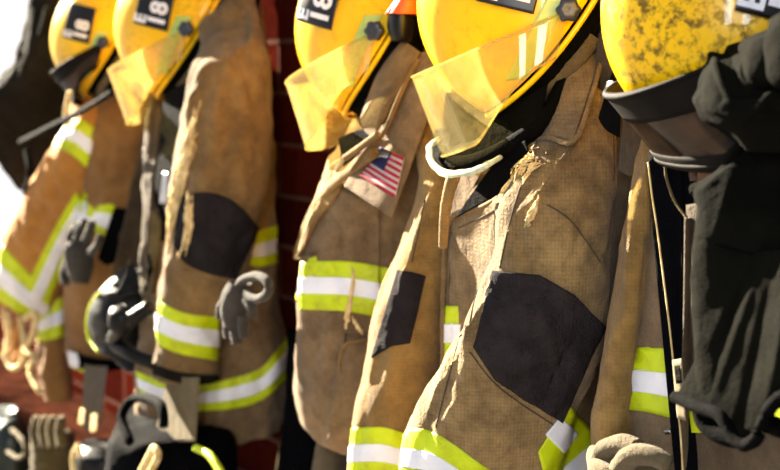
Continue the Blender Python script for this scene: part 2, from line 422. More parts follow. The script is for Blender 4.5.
def fray(name, pl, parent, surf=None, n=.2, off=.002, k=7, spread=3.0, mat=None, r=.0012, seed=1):
    rnd = random.Random(seed); vs = []; fs = []
    for q in range(k):
        a = rnd.uniform(0, .5); b_ = rnd.uniform(.55, 1); ox, oy = rnd.uniform(-spread, spread), rnd.uniform(-spread, spread)
        pts = []
        for i in range(9):
            u = a + (b_ - a) * i / 8; c = cat_rom(pl, u) if len(pl) > 2 else poly_at(pl, u)
            pts.append((c[0] + ox + rnd.uniform(-1.2, 1.2), c[1] + oy + rnd.uniform(-1.2, 1.2), c[2] if len(c) > 2 else n))
        g = [1.9]
        P3 = [castpt(x, y, surf, off + .002 * rnd.random(), g)[0] if surf else Pn(x, y, z) for x, y, z in pts]
        b0 = len(vs)
        for i, p in enumerate(P3):
            t = (P3[min(i + 1, 8)] - P3[max(i - 1, 0)]).normalized(); e1 = t.cross(Vector((.3, .2, 1))).normalized(); e2 = t.cross(e1)
            rr = r * (1.3 if 1 < i < 7 else .5)
            for m_ in range(5): an = m_ * 1.2566; vs.append(p + e1 * rr * math.cos(an) + e2 * rr * math.sin(an))
        for i in range(8):
            for m_ in range(5): m2 = (m_ + 1) % 5; fs.append((b0 + i * 5 + m_, b0 + i * 5 + m2, b0 + i * 5 + 5 + m2, b0 + i * 5 + 5 + m_))
    return link(name, vs, fs, mat or CREAM, parent)
def seam(pl, surf, parent, mat, r=.0011, **kw): return cord('seam', pl, r, mat, parent, surf=surf, off=.0003, seg=6, **kw)

# ================================================================ setting
def box(name, x0, x1, y0, y1, z0, z1, mat, parent=None):
    v = [(x, y, z) for x in (x0, x1) for y in (y0, y1) for z in (z0, z1)]
    f = [(0, 1, 3, 2), (4, 6, 7, 5), (0, 4, 5, 1), (2, 3, 7, 6), (0, 2, 6, 4), (1, 5, 7, 3)]
    return link(name, v, f, mat, parent, smooth=False)
WX0 = -4.22
b = box('wall_right', WX0, 1.2, 0, .22, 0, 3.0, BRICK); b['kind'] = 'structure'
# joint line of the courses through the measured joint
b.location.z = 0
for n_ in BRICK.node_tree.nodes:
    if n_.type == 'TEX_BRICK':
        mp = BRICK.node_tree.nodes.new('ShaderNodeMapping')
        src = n_.inputs['Vector'].links[0].from_socket
        BRICK.node_tree.links.new(src, mp.inputs[0]); BRICK.node_tree.links.new(mp.outputs[0], n_.inputs['Vector'])
        mp.inputs['Location'].default_value = (-Pn(279, 115, 0).x, -_z1, 0)
b2 = box('wall_back', -7, WX0, 0, .22, 0, .98, BRICK); b2['kind'] = 'structure'
f_ = box('floor', -7, 2.5, -5, .0, -.05, 0, CONC); f_['kind'] = 'structure'
zb = Pn(39, 420, .19).z
bench = thing('bench', 'worn reddish wooden bench board along the foot of the brick wall', 'bench', (-3.4, -.10, 0))
box('seat_board', -5.4, -1.2, -.19, -.002, zb - .035, zb, WOOD, bench)
box('front_rail', -5.4, -1.2, -.17, -.15, zb - .14, zb - .036, WOOD, bench)
for xx in (-5.2, -4.0, -2.8, -1.5): box('leg', xx - .03, xx + .03, -.165, -.03, 0, zb - .036, WOOD, bench)

# ================================================================ helmets
T = math.radians(33)
Fv = Vector((0, -math.sin(T), -math.cos(T))); Uv = Vector((0, -math.cos(T), math.sin(T))); Sv = Vector((1, 0, 0))
CC = Vector((0, -.02, .02)); AF, AU, AS = .176, .172, .125
EX = 2.5
def dome(a, el, k=1.0, du=0):
    """a around the rim, 0 = front; el height angle"""
    f = math.cos(a); s = math.sin(a); ce = abs(math.cos(el)) ** (2 / EX); se = abs(math.sin(el)) ** (2 / EX)
    f = math.copysign(abs(f) ** .92, f); s = math.copysign(abs(s) ** .92, s)
    ridge = 1 + .02 * math.exp(-(s / .13) ** 2) * math.sin(el)
    return CC + (Fv * (AF * f * ce) + Sv * (AS * s * ce) + Uv * (AU * se * ridge)) * k + Uv * (du - .020 * ce - .030 * s * s * ce)
def surfgrid(name, fn, nu, nv, mat, parent, th=.003, closed=False, label=None):
    Fr = [[Vector(fn(i / nu, j / nv)) for i in range(nu + (0 if closed else 1))] for j in range(nv + 1)]
    W = len(Fr[0]); H = nv + 1
    verts = [v for r in Fr for v in r]; Bk = []
    for j in range(H):
        for i in range(W):
            a = Fr[j][(i + 1) % W] if closed or i < W - 1 else Fr[j][i]; b_ = Fr[j][i - 1] if closed or i > 0 else Fr[j][i]
            c = Fr[min(j + 1, nv)][i]; d = Fr[max(j - 1, 0)][i]
            nn = (a - b_).cross(c - d)
            if nn.length < 1e-9: nn = Uv.copy()
            nn.normalize()
            if nn.dot(Fr[j][i] - CC) < 0: nn = -nn
            Bk.append(Fr[j][i] - nn * th)
    N = len(verts); verts += Bk; faces = []
    for j in range(nv):
        for i in range(nu):
            k = (i + 1) % W; a = j * W
            faces.append((a + i, a + k, a + W + k, a + W + i)); faces.append((N + a + i, N + a + W + i, N + a + W + k, N + a + k))
    if closed:
        for j in (0, nv):
            for i in range(nu): k = (i + 1) % W; faces.append((j * W + i, N + j * W + i, N + j * W + k, j * W + k))
    else:
        bd = [i for i in range(nu)] + [j * W + nu for j in range(nv)] + [nv * W + i for i in range(nu, 0, -1)] + [j * W for j in range(nv, 0, -1)]
        for a, b_ in zip(bd, bd[1:] + bd[:1]): faces.append((a, N + a, N + b_, b_))
    return link(name, verts, faces, mat, parent, local=True, label=label)
def vis_pt(a, v, sty):
    K = Vector((0, 0, 0)); ct = Vector((0, -.203, -.086)); cb = Vector((0, -.162, -.194)); k2 = Vector((0, -.032, -.135))
    if sty == 'smoke': ct = Vector((0, -.184, -.084)); cb = Vector((0, -.118, -.156)); k2 = Vector((0, -.045, -.140))
    c = abs(math.cos(a)) ** .8; s = math.copysign(abs(math.sin(a)) ** .8, a)
    top = K.lerp(ct, c); bot = k2.lerp(cb, c)
    # rounded corner by the knob
    rr = max(0, abs(math.sin(a)) - .8) / .2
    bot = bot.lerp(top, rr ** 2 * .55)
    p = top.lerp(bot, v); p.x = s * .133
    return p
def side_pt(o, z, off=.001):
    """point on the near side of the dome, o outwards from the wall and z up from the visor knob"""
    r = Vector((0, -o, z)) - CC; f = r.dot(Fv); u = r.dot(Uv)
    q = 1 - (abs(f) / AF) ** EX - (max(u, 0) / AU) ** EX
    s = AS * max(q, .001) ** (1 / 2.1)
    p = CC + Fv * f + Uv * u + Sv * s
    nn = (Fv * (f / AF ** 2) + Uv * (u / AU ** 2) + Sv * (s / AS ** 2)).normalized()
    return p + nn * off, nn
def text_mesh(txt, size):
    cu = bpy.data.curves.new('t', 'FONT'); cu.body = txt; cu.size = size; cu.offset = size * .035; cu.resolution_u = 4
    o = bpy.data.objects.new('t', cu); C.objects.link(o); bpy.context.view_layer.update()
    me = bpy.data.meshes.new_from_object(o.evaluated_get(bpy.context.evaluated_depsgraph_get()))
    bm = bmesh.new(); bm.from_mesh(me); bmesh.ops.triangulate(bm, faces=bm.faces)
    bmesh.ops.subdivide_edges(bm, edges=[e for e in bm.edges if e.calc_length() > .006], cuts=3, use_grid_fill=True)
    bmesh.ops.triangulate(bm, faces=bm.faces)
    vs = [v.co.copy() for v in bm.verts]; fs = [[v.index for v in f.verts] for f in bm.faces]
    bm.free(); bpy.data.objects.remove(o); bpy.data.meshes.remove(me); bpy.data.curves.remove(cu)
    return vs, fs
def helmet(knob_px, n, label, mat, vis, scale=(1, 1, 1), rot=(0, 0, 0), dirty=0, st=(.117, .013, .0, .09), strip=True, dknob=.133):
    n2 = n + .085; q_ = (1.34 - n2) / (1.34 - n); scale = tuple(v * q_ for v in scale); n = n2
    kp = Pn(knob_px[0], knob_px[1], n)
    loc = kp - Matrix.Rotation(rot[2], 3, 'Z') @ Vector((dknob * scale[0], 0, 0))
    h = thing('fire_helmet', label, 'helmet', loc, None)
    h.scale = scale; h.rotation_euler = rot
    surfgrid('shell', lambda u, v: dome(2 * math.pi * u, .02 + v * (math.pi / 2 - .021)), 96, 34, mat, h, .004, True)
    # rolled rim
    pts = [dome(2 * math.pi * i / 72, 0, 1.0) for i in range(73)]
    tubepts('rim', pts, .0042, mat, h, local=True)
    surfgrid('impact_liner', lambda u, v: dome(2 * math.pi * u, 0, .93 - .9 * max(0, v - .6) / .4, -.028 * min(1, v / .6)), 60, 10, BLACK, h, .002, True)
    pts = [dome(-1.5 + 3.0 * i / 40, 0, .86, -.026) for i in range(41)]
    tubepts('sweatband', pts, .012, BEIGE, h, local=True)
    for sgn in (1,):
        pts = [dome(2.0, 0, .9, -.02) + Vector((0, .0, 0)), dome(1.5, 0, .8, -.06), dome(1.0, 0, .5, -.085), dome(.2, 0, .45, -.07), dome(-.8, 0, .7, -.03)]
        q = [Vector(cat_rom([tuple(p) for p in pts], i / 24)) for i in range(25)]
        tubepts('chin_strap', q, .006, BLACK, h, local=True, flatf=.35)
    # visor
    vm = {'clear': AMBER, 'hazy': AMBER2, 'smoke': SMOKE}[vis]
    A = math.pi / 2
    vo = surfgrid('visor', lambda u, v: vis_pt(-A + 2 * A * u, v, vis), 60, 12, vm, h, .0022)
    em = TRIMBL if vis == 'smoke' else AMBER2
    if vis == 'smoke':
        surfgrid('visor_frame', lambda u, v: vis_pt(-A + 2 * A * u, -.02 + .40 * v, vis) + Vector((0, -.0015, 0)), 60, 6, TRIMBL, vo, .005)
        surfgrid('visor_frame', lambda u, v: vis_pt(-A + 2 * A * u, .88 + .2 * v, vis) + Vector((0, -.0015, 0)), 60, 4, TRIMBL, vo, .005)
    for vv in (0, 1):
        tubepts('visor_edge', [vis_pt(-A + 2 * A * i / 60, vv, vis) for i in range(61)], .0016 if vis != 'smoke' else .003, em, vo, local=True)
    # knobs
    for sgn in (1, -1):
        vs, fs = [], []
        N = 36
        for (r_, h_) in ((.0, -.012), (.012, -.012), (.0125, .002), (.015, .002), (.015, .009), (.0125, .012), (.006, .0125), (.0, .0115)):
            for i in range(N):
                a = 2 * math.pi * i / N; rr = r_ * (1 + (.10 * math.cos(6 * a) if r_ > .012 and h_ > .001 else 0))
                vs.append(Vector((sgn * (.135 + h_), rr * math.cos(a), rr * math.sin(a))))
        for j in range(7):
            for i in range(N): k = (i + 1) % N; fs.append((j * N + i, j * N + k, j * N + N + k, j * N + N + i))
        link('visor_knob', vs, fs, KNOB, h, local=True)
    # pale reflective strip along the rim
    if strip:
        def stf(u, v):
            a0 = Vector((.078, -.090)).lerp(Vector((.022, .025)), v); a1 = Vector((.050, -.086)).lerp(Vector((-.008, .025)), v)
            q = a0.lerp(a1, u); return side_pt(q.x, q.y, .0015)[0]
        surfgrid('reflective_strip', stf, 8, 24, PALEG, h, .002)
    # sticker: it reads upwards, the tops of its letters point to the crown
    o0, z0, _, L = st
    ex = Vector((-.972, -.236)); ey = Vector((-.236, .972)); W_ = .076
    def sp(d, r, off): q = Vector((o0, z0)) + ex * d + ey * r; return side_pt(q.x, q.y, off)
    s_ = surfgrid('sticker', lambda u, v: sp(W_ * u, L * v, .0012)[0], 24, 24, STICK, h, .0015)
    for txt, size, bx, by in (('18', .050, .004, .010), ('E', .036, .004, .050)):
        vs, fs = text_mesh(txt, size)
        link('lettering', [sp(W_ - by - p.y, bx + p.x, .0022)[0] for p in vs], fs, WHITE, s_, local=True)
    return h
SH = [shellmat('yellow_shell_%s' % k, d, s) for k, d, s in (('a', .35, 1), ('b', .3, 5), ('c', .12, 9), ('d', .1, 14), ('e', 1.0, 8.6))]
hD = helmet((568, 10), .157, 'clean yellow helmet with clear visor, second from the right of the row', SH[3], 'clear', rot=(0, 0, math.radians(-33)))
hC = helmet((376, 31), .157, 'yellow helmet with hazy sunlit visor hanging left of the flag patch', SH[2], 'hazy', rot=(0, 0, math.radians(-53)), scale=(.95, 1, 1), st=(.155, .020, 0, .09))
hB = helmet((187, 29), .157, 'yellow helmet with hazy visor above the brown coat, second from the left', SH[1], 'hazy', rot=(0, 0, math.radians(-40)), scale=(1, 1, 1))
hA = helmet((104, 42), .157, 'leftmost and farthest yellow helmet, partly hidden behind its neighbour', SH[0], 'smoke', rot=(0, 0, math.radians(-40)), scale=(1, .9, .9))
hE = helmet((829, 14), .20, 'sooty yellow helmet with black framed smoked visor at the far right', SH[4], 'smoke', rot=(0, 0, math.radians(-24)), st=(.092, .004, 0, .09))

# ================================================================ coat D (big tan coat in front)
D = thing('turnout_coat', 'large tan turnout coat with big black elbow patch, under the clean yellow helmet', 'coat', Pn(510, 480, .12))
Db, Dbv = loft('body', [(500, -30, 590, -30, .07, .04), (500, 60, 615, 45, .07, .05), (470, 130, 625, 130, .10, .08), (450, 215, 622, 220, .14, .11),
    (443, 300, 612, 310, .14, .11), (438, 400, 600, 400, .14, .11), (436, 500, 598, 500, .14, .11), (436, 540, 600, 540, .14, .11)], TAN, D, amp=.006)
Ds, Dsv = loft('sleeve', [(572, -40, 608, -40, .10, .03), (568, 40, 622, 35, .13, .04), (540, 125, 624, 115, .20, .065), (500, 200, 619, 195, .245, .09), (484, 268, 612, 272, .26, .09), (455, 330, 603, 345, .265, .09),
    (426, 392, 578, 412, .27, .088), (410, 450, 556, 470, .28, .085), (400, 520, 540, 535, .28, .08)], TAN, D, nu=110, nv=150, amp=.0085,
    folds=[(505, 300, 545, 318, 3, .003), (495, 330, 530, 345, 3, -.003), (540, 300, 560, 380, 5, .004), (575, 330, 548, 400, 4, -.004), (560, 200, 612, 268, 2.5, -.004), (520, 160, 500, 250, 7, .006), (600, 120, 590, 250, 10, -.006), (480, 300, 420, 400, 9, .008), (462, 330, 440, 420, 5, -.006), (500, 380, 545, 440, 8, -.004), (436, 350, 430, 450, 3.5, -.004), (470, 430, 520, 450, 12, .006), (510, 205, 530, 265, 4, -.005), (585, 210, 570, 262, 5, -.005), (545, 150, 590, 200, 7, .005), (448, 380, 520, 420, 5, -.004), (440, 420, 470, 390, 4, .004), (420, 420, 436, 444, 3, -.004), (560, 90, 540, 190, 12, .007)])
Dl, Dlv = loft('sleeve', [(405, 45, 440, 40, .12, .04), (408, 110, 452, 105, .15, .05), (418, 180, 455, 185, .22, .06), (400, 250, 452, 258, .235, .07), (379, 312, 449, 320, .245, .075), (362, 380, 440, 385, .25, .08), (351, 430, 430, 430, .255, .08), (345, 480, 425, 480, .26, .08), (342, 540, 420, 540, .26, .08)], TANG, D, nu=90, nv=140, amp=.006,
    folds=[(392, 265, 372, 355, 4, -.006), (432, 210, 385, 320, 6, .006), (420, 260, 425, 340, 8, -.005), (385, 400, 400, 350, 8, .005)])
allD = [Dsv, Dbv]
cord('lapel_roll', [(455, 172, .32), (449, 192, .33), (445, 214, .33), (443, 246, .315)], .009, TANG, D, r2=.006)  # rolled edge added and set forward to catch the sun
# elbow patches
sheet('elbow_patch', [(496, 271), (540, 275), (575, 295), (603, 326)], [(474, 346), (495, 378), (522, 397), (561, 421)], BLACKP, D, surf=[Dsv], off=.0045, th=.008, nu=80, nv=70, amp=.0025, folds=[(486, 312, 520, 300, 2.5, .002), (500, 340, 516, 326, 2, .002), (520, 350, 580, 330, 4, -.002)], sm=False)
sheet('elbow_patch', [(398, 270), (412, 272), (426, 276)], [(372, 358), (392, 346), (410, 343)], BLACKP, D, surf=[Dlv], off=.002, nu=24, nv=24, sm=False)
# trims
trim([(404, 428), (428, 430), (452, 443), (484, 466), (510, 480)], [(402, 482), (428, 486), (452, 499), (470, 512), (490, 524)], [Dsv], D, w=(.38, .72), nu=40)
trim([(350, 428), (372, 427), (388, 428), (412, 436)], [(346, 476), (372, 474), (390, 476), (410, 482)], [Dlv], D, w=(.36, .72))
trim([(436, 306), (450, 306), (462, 306)], [(434, 361), (448, 361), (462, 361)], [Dbv], D)
t_ = sheet('hem_trim', [(568, 404), (592, 432), (596, 470)], [(538, 452), (545, 480), (560, 500)], LIME, D, surf=allD, off=.002, sm=False)[0]
sheet('silver_stripe', [(560, 416), (577, 434)], [(545, 434), (562, 452)], SILVER, t_, surf=allD, off=.0035, sm=False)
sheet('silver_stripe', [(592, 442), (596, 470)], [(562, 468), (576, 490)], SILVER, t_, surf=allD, off=.0035, sm=False)
# seams
for pl in ([(548, 205), (572, 222), (600, 262)], [(530, 160), (512, 215), (500, 268)], [(440, 452), (460, 470)], [(482, 268), (462, 330), (445, 392), (436, 428)], [(470, 352), (500, 388), (558, 428)]):
    seam(pl, [Dsv], D, BROWND)
for pl in ([(600, 60), (612, 120), (614, 180)],): seam(pl, [Dsv], D, BROWND)
seam([(425, 200), (412, 262)], [Dlv], D, BROWND)
# front flap with its edge, lining and collar
fl, flv = sheet('front_flap', [(452, 216), (478, 207), (500, 195), (530, 168), (548, 150)], [(441, 520), (450, 520), (460, 520), (470, 520), (480, 520)], TAN, D, n=(.262, .285, .262, .262), th=.006, nu=40, nv=70, amp=.004, folds=[(480, 230, 470, 360, 7, -.004)])
sheet('visor_backing', [(446, 92), (480, 96), (515, 100), (548, 84)], [(438, 158), (462, 172), (500, 164), (540, 132)], BLACK, D, n=.262, th=.004, amp=.003)  # black sheet added behind the visor to darken the view through it
cord('flap_edge', [(443, 380), (443, 300), (449, 222), (478, 209), (502, 195), (532, 167), (548, 150)], .0035, TAN, D, n=.266)
seam([(452, 232), (449, 300), (447, 380)], [flv], D, BROWND)
seam([(458, 228), (486, 215), (510, 200), (534, 175)], [flv], D, BROWND)
sheet('lining', [(480, 182), (492, 166), (505, 150), (526, 140)], [(454, 219), (478, 206), (502, 192), (534, 166)], BLACK, D, n=.292, th=.004, amp=.002)
sheet('inner_flap', [(452, 168), (466, 166), (482, 172)], [(440, 300), (446, 292), (453, 222)], TANC, D, n=.262, th=.004, amp=.005, nv=30)
sheet('collar', [(552, 40), (575, 36), (604, 48)], [(512, 152), (545, 137), (573, 142)], TAN, D, n=(.19, .18, .25, .28), th=.008, nu=36, nv=40, bulge=.012, amp=.004, folds=[(580, 50, 545, 140, 6, .003)], label='wide tan turned down collar')
cord('collar_edge', [(603, 52, .187), (592, 95, .235), (574, 141, .284), (545, 138, .272), (514, 153, .257)], .003, TAN, D)
fray('frayed_edge', [(544, 146), (530, 152), (534, 160), (522, 168), (516, 180)], D, surf=[flv, Dsv], off=.004, k=12, spread=4, r=.0009, seed=3)
fray('frayed_edge', [(546, 164), (534, 170), (526, 180), (520, 190)], D, surf=[flv, Dsv], off=.004, k=6, spread=2.5, r=.0008, seed=4)
fray('frayed_edge', [(541, 196), (534, 212), (527, 228)], D, surf=[Dsv], off=.003, k=16, spread=2.2, seed=5)

# fleece ear flap of helmet D
def hpart(h, fn, *a, **k): return fn(*a, parent=h, **k)
def cordh(h, name, pl, r, mat, n, **k):
    q = [cat_rom(pl, i / 40) for i in range(41)]
    inv = (Matrix.Translation(h.location) @ h.rotation_euler.to_matrix().to_4x4() @ Matrix.Diagonal(h.scale).to_4x4()).inverted()
    return tubepts(name, [inv @ Pn(a[0], a[1], a[2] if len(a) > 2 else n) for a in q], r, mat, h, local=True, **k)
cordh(hD, 'ear_flap', [(440, 138, .30), (430, 147, .31), (432, 163, .32), (448, 174, .33), (474, 171, .33), (496, 160, .31), (508, 150, .27), (514, 140, .24)], .0034, LINTC, .27)
fray('fleece_fringe', [(440, 138, .30), (430, 147, .31), (432, 163, .32), (448, 174, .33), (474, 171, .33), (496, 160, .31)], hD, k=60, spread=2.2, r=.0011, mat=LINTC, seed=20)
cordh(hD, 'ear_flap', [(443, 132, .29), (440, 150, .29), (452, 163, .30), (475, 162, .30), (510, 146, .29), (545, 118, .26), (575, 60, .2)], .012, BLACK, .25)

# ================================================================ coat C
Cc = thing('turnout_coat', 'tan turnout coat with flag patch on its collar, hanging before the bare brick', 'coat', Pn(370, 460, .12))
Cb, Cbv = loft('body', [(376, 45, 436, 45, .08, .04), (356, 110, 448, 110, .11, .07), (326, 175, 455, 180, .15, .10), (303, 235, 452, 240, .16, .11), (297, 300, 448, 300, .165, .11),
    (295, 360, 442, 360, .17, .11), (297, 408, 436, 410, .17, .11), (310, 432, 430, 440, .17, .10), (322, 440, 420, 448, .17, .09)], TANC, Cc, nu=110, nv=130, amp=.007,
    folds=[(318, 260, 315, 360, 9, -.006), (345, 205, 340, 300, 5, -.004), (330, 330, 320, 410, 6, .005), (372, 200, 365, 290, 9, -.008), (355, 340, 340, 420, 6, .006)])
sheet('lapel', [(334, 158), (345, 150), (362, 150), (374, 146)], [(298, 262), (306, 250), (318, 224), (338, 196)], TANG, Cc, surf=[Cbv], off=.008, th=.008, amp=.003, nu=20, nv=30)
cf, cfv = sheet('front_flap', [(342, 190), (358, 195), (380, 205)], [(338, 330), (358, 335), (380, 338)], TANC, Cc, surf=[Cbv], off=.004, th=.005, amp=.002, nv=30)
trim([(298, 262), (320, 261), (345, 261), (368, 264), (394, 269)], [(296, 309), (320, 310), (345, 311), (368, 315), (392, 320)], [cfv, Cbv], Cc)
fray('frayed_edge', [(354, 262), (352, 290), (348, 318), (346, 330)], Cc, surf=[cfv, Cbv], off=.006, k=10, spread=1.2, r=.0016, seed=6)
fray('frayed_edge', [(354, 316), (360, 330), (364, 334)], Cc, surf=[cfv, Cbv], off=.006, k=5, spread=1.5, r=.0016, seed=7)
# pocket
sheet('pocket', [(343, 344), (360, 338), (392, 342)], [(332, 436), (352, 440), (384, 442)], TANC, Cc, surf=[Cbv], off=.010, th=.011, amp=.003)
cord('lit_pocket_edge', [(345, 372), (344, 350), (350, 342), (364, 339)], .0025, TANG, Cc, surf=[Cbv], off=.011)  # golden cord paints the sunlit edge of the pocket
seam([(346, 330), (342, 380), (330, 430)], [Cbv], Cc, BROWND, r=.002)
seam([(343, 200), (341, 260)], [Cbv], Cc, BROWND, r=.002)
# collar standing up beside the helmet
cl, clv = sheet('collar', [(386, 48), (400, 40), (420, 52)], [(360, 118), (364, 130), (374, 140)], BROWN, Cc, n=(.20, .21, .27, .28), th=.012, bulge=.02, amp=.006, nu=24, nv=40)
cl2, clv2 = sheet('collar', [(410, 60), (426, 52), (446, 70)], [(344, 186), (368, 202), (392, 218)], TANC, Cc, n=(.20, .20, .285, .275), th=.010, bulge=.015, amp=.005, nu=30, nv=50, folds=[(412, 80, 372, 170, 5, -.005)])
cord('collar_edge', [(418, 60, .22), (402, 90, .25), (384, 132, .275), (366, 150, .285), (352, 170, .29)], .0035, BROWN, Cc)
cord('lapel_roll', [(299, 258, .262), (304, 232, .262), (316, 205, .265), (333, 184, .27), (352, 168, .275), (374, 152, .28)], .011, TANG, Cc, flatf=.6)  # lapel edge shaped as a roll so its upper side catches the sun
cord('lit_lapel_cord', [(345, 158), (362, 146), (378, 134)], .005, TANG, Cc, n=.30)  # golden cord stands in for the sunlit lapel edge
cord('lit_lapel_cord', [(330, 168), (342, 160), (336, 172), (345, 182)], .004, CREAM, Cc, n=.27)  # cream cord, sunlight on the lapel edge put into the colour
sheet('lining', [(338, 138), (358, 130), (376, 128)], [(344, 172), (358, 160), (370, 154)], BLACK, Cc, n=.262, th=.004)
# flag patch
ft, fb = [(383, 148), (405, 158)], [(362, 176), (396, 198)]
fp, fpv = sheet('flag_patch', ft, fb, FLAGW, Cc, surf=[clv2, Cbv], off=.003, th=.002, sm=False)
for k in range(0, 13, 2): sheet('red_stripe', ft, fb, RED, fp, surf=[clv2, Cbv], off=.0042, th=.001, v0=k / 13, v1=(k + 1) / 13, nv=2, sm=False)
sheet('blue_canton', ft, fb, BLUE, fp, surf=[clv2, Cbv], off=.0052, th=.001, v0=0, v1=7 / 13, u0=0, u1=.5, nu=10, nv=6, sm=False)

# black trousers behind coat C
Tr = thing('turnout_trousers', 'black trousers with thin cream piping hanging below the tan coat with the flag', 'trousers', Pn(310, 500, .08))
loft('leg', [(290, 330, 340, 330, .08, .04), (286, 400, 350, 400, .08, .045), (279, 440, 345, 440, .08, .05), (272, 500, 342, 500, .08, .05), (268, 540, 340, 540, .08, .05)], NAVY, Tr, nv=40, nu=40)
cord('piping', [(288, 395), (284, 425), (277, 470), (272, 500)], .003, CREAM, Tr, n=.132)
loft('leg', [(316, 440, 345, 440, .13, .03), (312, 470, 348, 470, .13, .04), (310, 530, 350, 530, .13, .04)], BEIGE, Tr, nv=30, nu=40)

# ================================================================ coat B
B = thing('turnout_coat', 'brown turnout coat with oval black elbow patch, second from the left', 'coat', Pn(210, 460, .12))
Bb, Bbv = loft('body', [(185, -40, 245, -40, .08, .04), (175, 20, 262, 15, .09, .05), (155, 110, 271, 110, .12, .08), (148, 200, 276, 195, .15, .11), (143, 280, 280, 290, .155, .11),
    (137, 350, 286, 345, .16, .12), (135, 400, 289, 385, .16, .12), (138, 432, 284, 418, .16, .11), (145, 442, 280, 430, .16, .10)], TANC, B, nu=90, nv=120, amp=.010,
    folds=[(250, 290, 240, 400, 7, -.008), (268, 300, 272, 400, 7, .006), (225, 380, 230, 440, 8, .004)])
Bs, Bsv = loft('sleeve', [(215, -50, 245, -50, .12, .03), (206, 10, 256, 0, .15, .05), (190, 70, 266, 60, .215, .09), (180, 130, 271, 125, .23, .10), (172, 190, 268, 190, .24, .105), (165, 240, 252, 250, .25, .10), (158, 290, 234, 295, .255, .09),
    (155, 340, 220, 345, .26, .08), (154, 376, 218, 376, .26, .075)], BROWN, B, nu=90, nv=120, amp=.009,
    folds=[(250, 70, 262, 130, 6, -.008), (225, 60, 205, 180, 8, .007), (240, 120, 215, 170, 6, -.006), (205, 290, 195, 360, 8, .005), (200, 30, 180, 160, 8, .008)])
sheet('elbow_patch', [(181, 197), (196, 193), (213, 193), (236, 203), (258, 228)], [(174, 243), (185, 262), (204, 271), (222, 276), (236, 279)], BLACKP, B, surf=[Bsv], off=.003, nu=40, nv=30, amp=.002)
trim([(155, 298), (172, 308), (190, 314), (219, 317)], [(154, 343), (172, 351), (190, 356), (219, 361)], [Bsv], B, w=(.3, .68))
sheet('cuff', [(154, 364), (175, 371), (195, 374), (218, 375)], [(154, 374), (175, 381), (195, 384), (216, 385)], CHAR, B, surf=[Bsv], off=.004, th=.006)
sheet('cuff_strap', [(168, 374), (184, 377), (200, 377)], [(155, 435), (175, 441), (196, 442)], OLIVE, B, n=.30, th=.006, amp=.003, nv=20)
trim([(136, 371), (165, 381), (200, 384), (236, 377), (262, 367), (280, 346), (291, 336)], [(140, 394), (165, 407), (200, 411), (236, 408), (262, 400), (280, 385), (292, 372)], [Bbv], B, nu=50, w=(.30, .70))
trim([(248, 238), (262, 230), (279, 225)], [(243, 262), (258, 267), (279, 262)], [Bbv], B, w=(.35, .72))
fray('frayed_edge', [(204, 98), (196, 130), (184, 170), (172, 215), (166, 255)], B, surf=[Bsv], off=.004, k=22, spread=5, r=.0016, seed=8)
fray('frayed_edge', [(192, 190), (190, 215), (190, 232), (182, 258)], B, surf=[Bsv], off=.004, k=16, spread=2.6, r=.0018, seed=9)
sheet('lining', [(164, 95), (180, 85), (198, 80)], [(150, 240), (160, 242), (172, 235)], NAVY, B, n=.27, th=.004, amp=.004)
sheet('zip_pull', [(163, 172), (168, 172)], [(159, 204), (167, 204)], STEEL, B, n=.278, th=.004, sm=False, nv=10, nu=6, amp=.002)

# grey glove clipped to coat B
def blob(name, rows, mat, parent, **k): return loft(name, rows, mat, parent, nu=28, nv=36, e=1.0, **k)
G = thing('work_glove', 'grey work glove tucked beside the sleeve of the brown coat', 'glove', Pn(245, 310, .3))
blob('palm', [(232, 284, 248, 284, .33, .015), (226, 294, 250, 296, .33, .025), (224, 308, 248, 312, .33, .025), (226, 326, 244, 328, .33, .015)], GREY, G, amp=.010)
cord('cuff_loop', [(236, 292), (242, 281), (256, 276), (268, 282), (267, 294), (256, 299), (246, 294)], .0075, GREY, G, n=.335)
for (pl, r) in (([(230, 316), (228, 328), (229, 338)], .011), ([(236, 318), (235, 330), (237, 344)], .011), ([(243, 316), (243, 328), (244, 338)], .010), ([(247, 300), (252, 308), (252, 318)], .010), ([(226, 300), (221, 308), (220, 318)], .010)):
    cord('finger', pl, r, GREY, G, n=.335, r2=r * .75)

# ================================================================ coat A (orange)
A_ = thing('turnout_coat', 'orange turnout coat with crossed lime trims, leftmost of the coats', 'coat', Pn(80, 420, .12))
Ab, Abv = loft('body', [(80, 70, 130, 70, .12, .08), (84, 120, 160, 110, .14, .11), (80, 180, 162, 180, .15, .12), (72, 240, 158, 240, .15, .12), (66, 300, 150, 300, .15, .11), (66, 350, 130, 350, .15, .10), (70, 365, 125, 365, .15, .09)], ORBR, A_, nv=90, amp=.010,
    folds=[(112, 130, 104, 185, 5, -.008), (90, 195, 125, 182, 4, -.012)])
As, Asv = loft('sleeve', [(70, 98, 112, 96, .20, .07), (66, 122, 106, 130, .22, .08), (50, 148, 98, 168, .24, .09), (32, 180, 88, 205, .25, .10), (14, 215, 76, 238, .26, .10), (-4, 250, 66, 272, .265, .10), (-22, 292, 50, 322, .27, .09)], ORANGE, A_, nv=110, amp=.009,
    folds=[(60, 180, 30, 250, 6, -.007), (40, 190, 60, 215, 5, .006)])
trim([(62, 122), (82, 120), (103, 134)], [(48, 146), (68, 152), (87, 168)], [Asv], A_)
trim([(76, 192), (58, 222), (38, 262), (26, 288)], [(93, 216), (72, 250), (56, 286), (44, 312)], [Asv], A_, w=(.28, .7))
trim([(-18, 232), (0, 243), (18, 262), (40, 285), (52, 296)], [(-30, 285), (-8, 296), (14, 310), (36, 322), (46, 326)], [Asv], A_, w=(.35, .72))
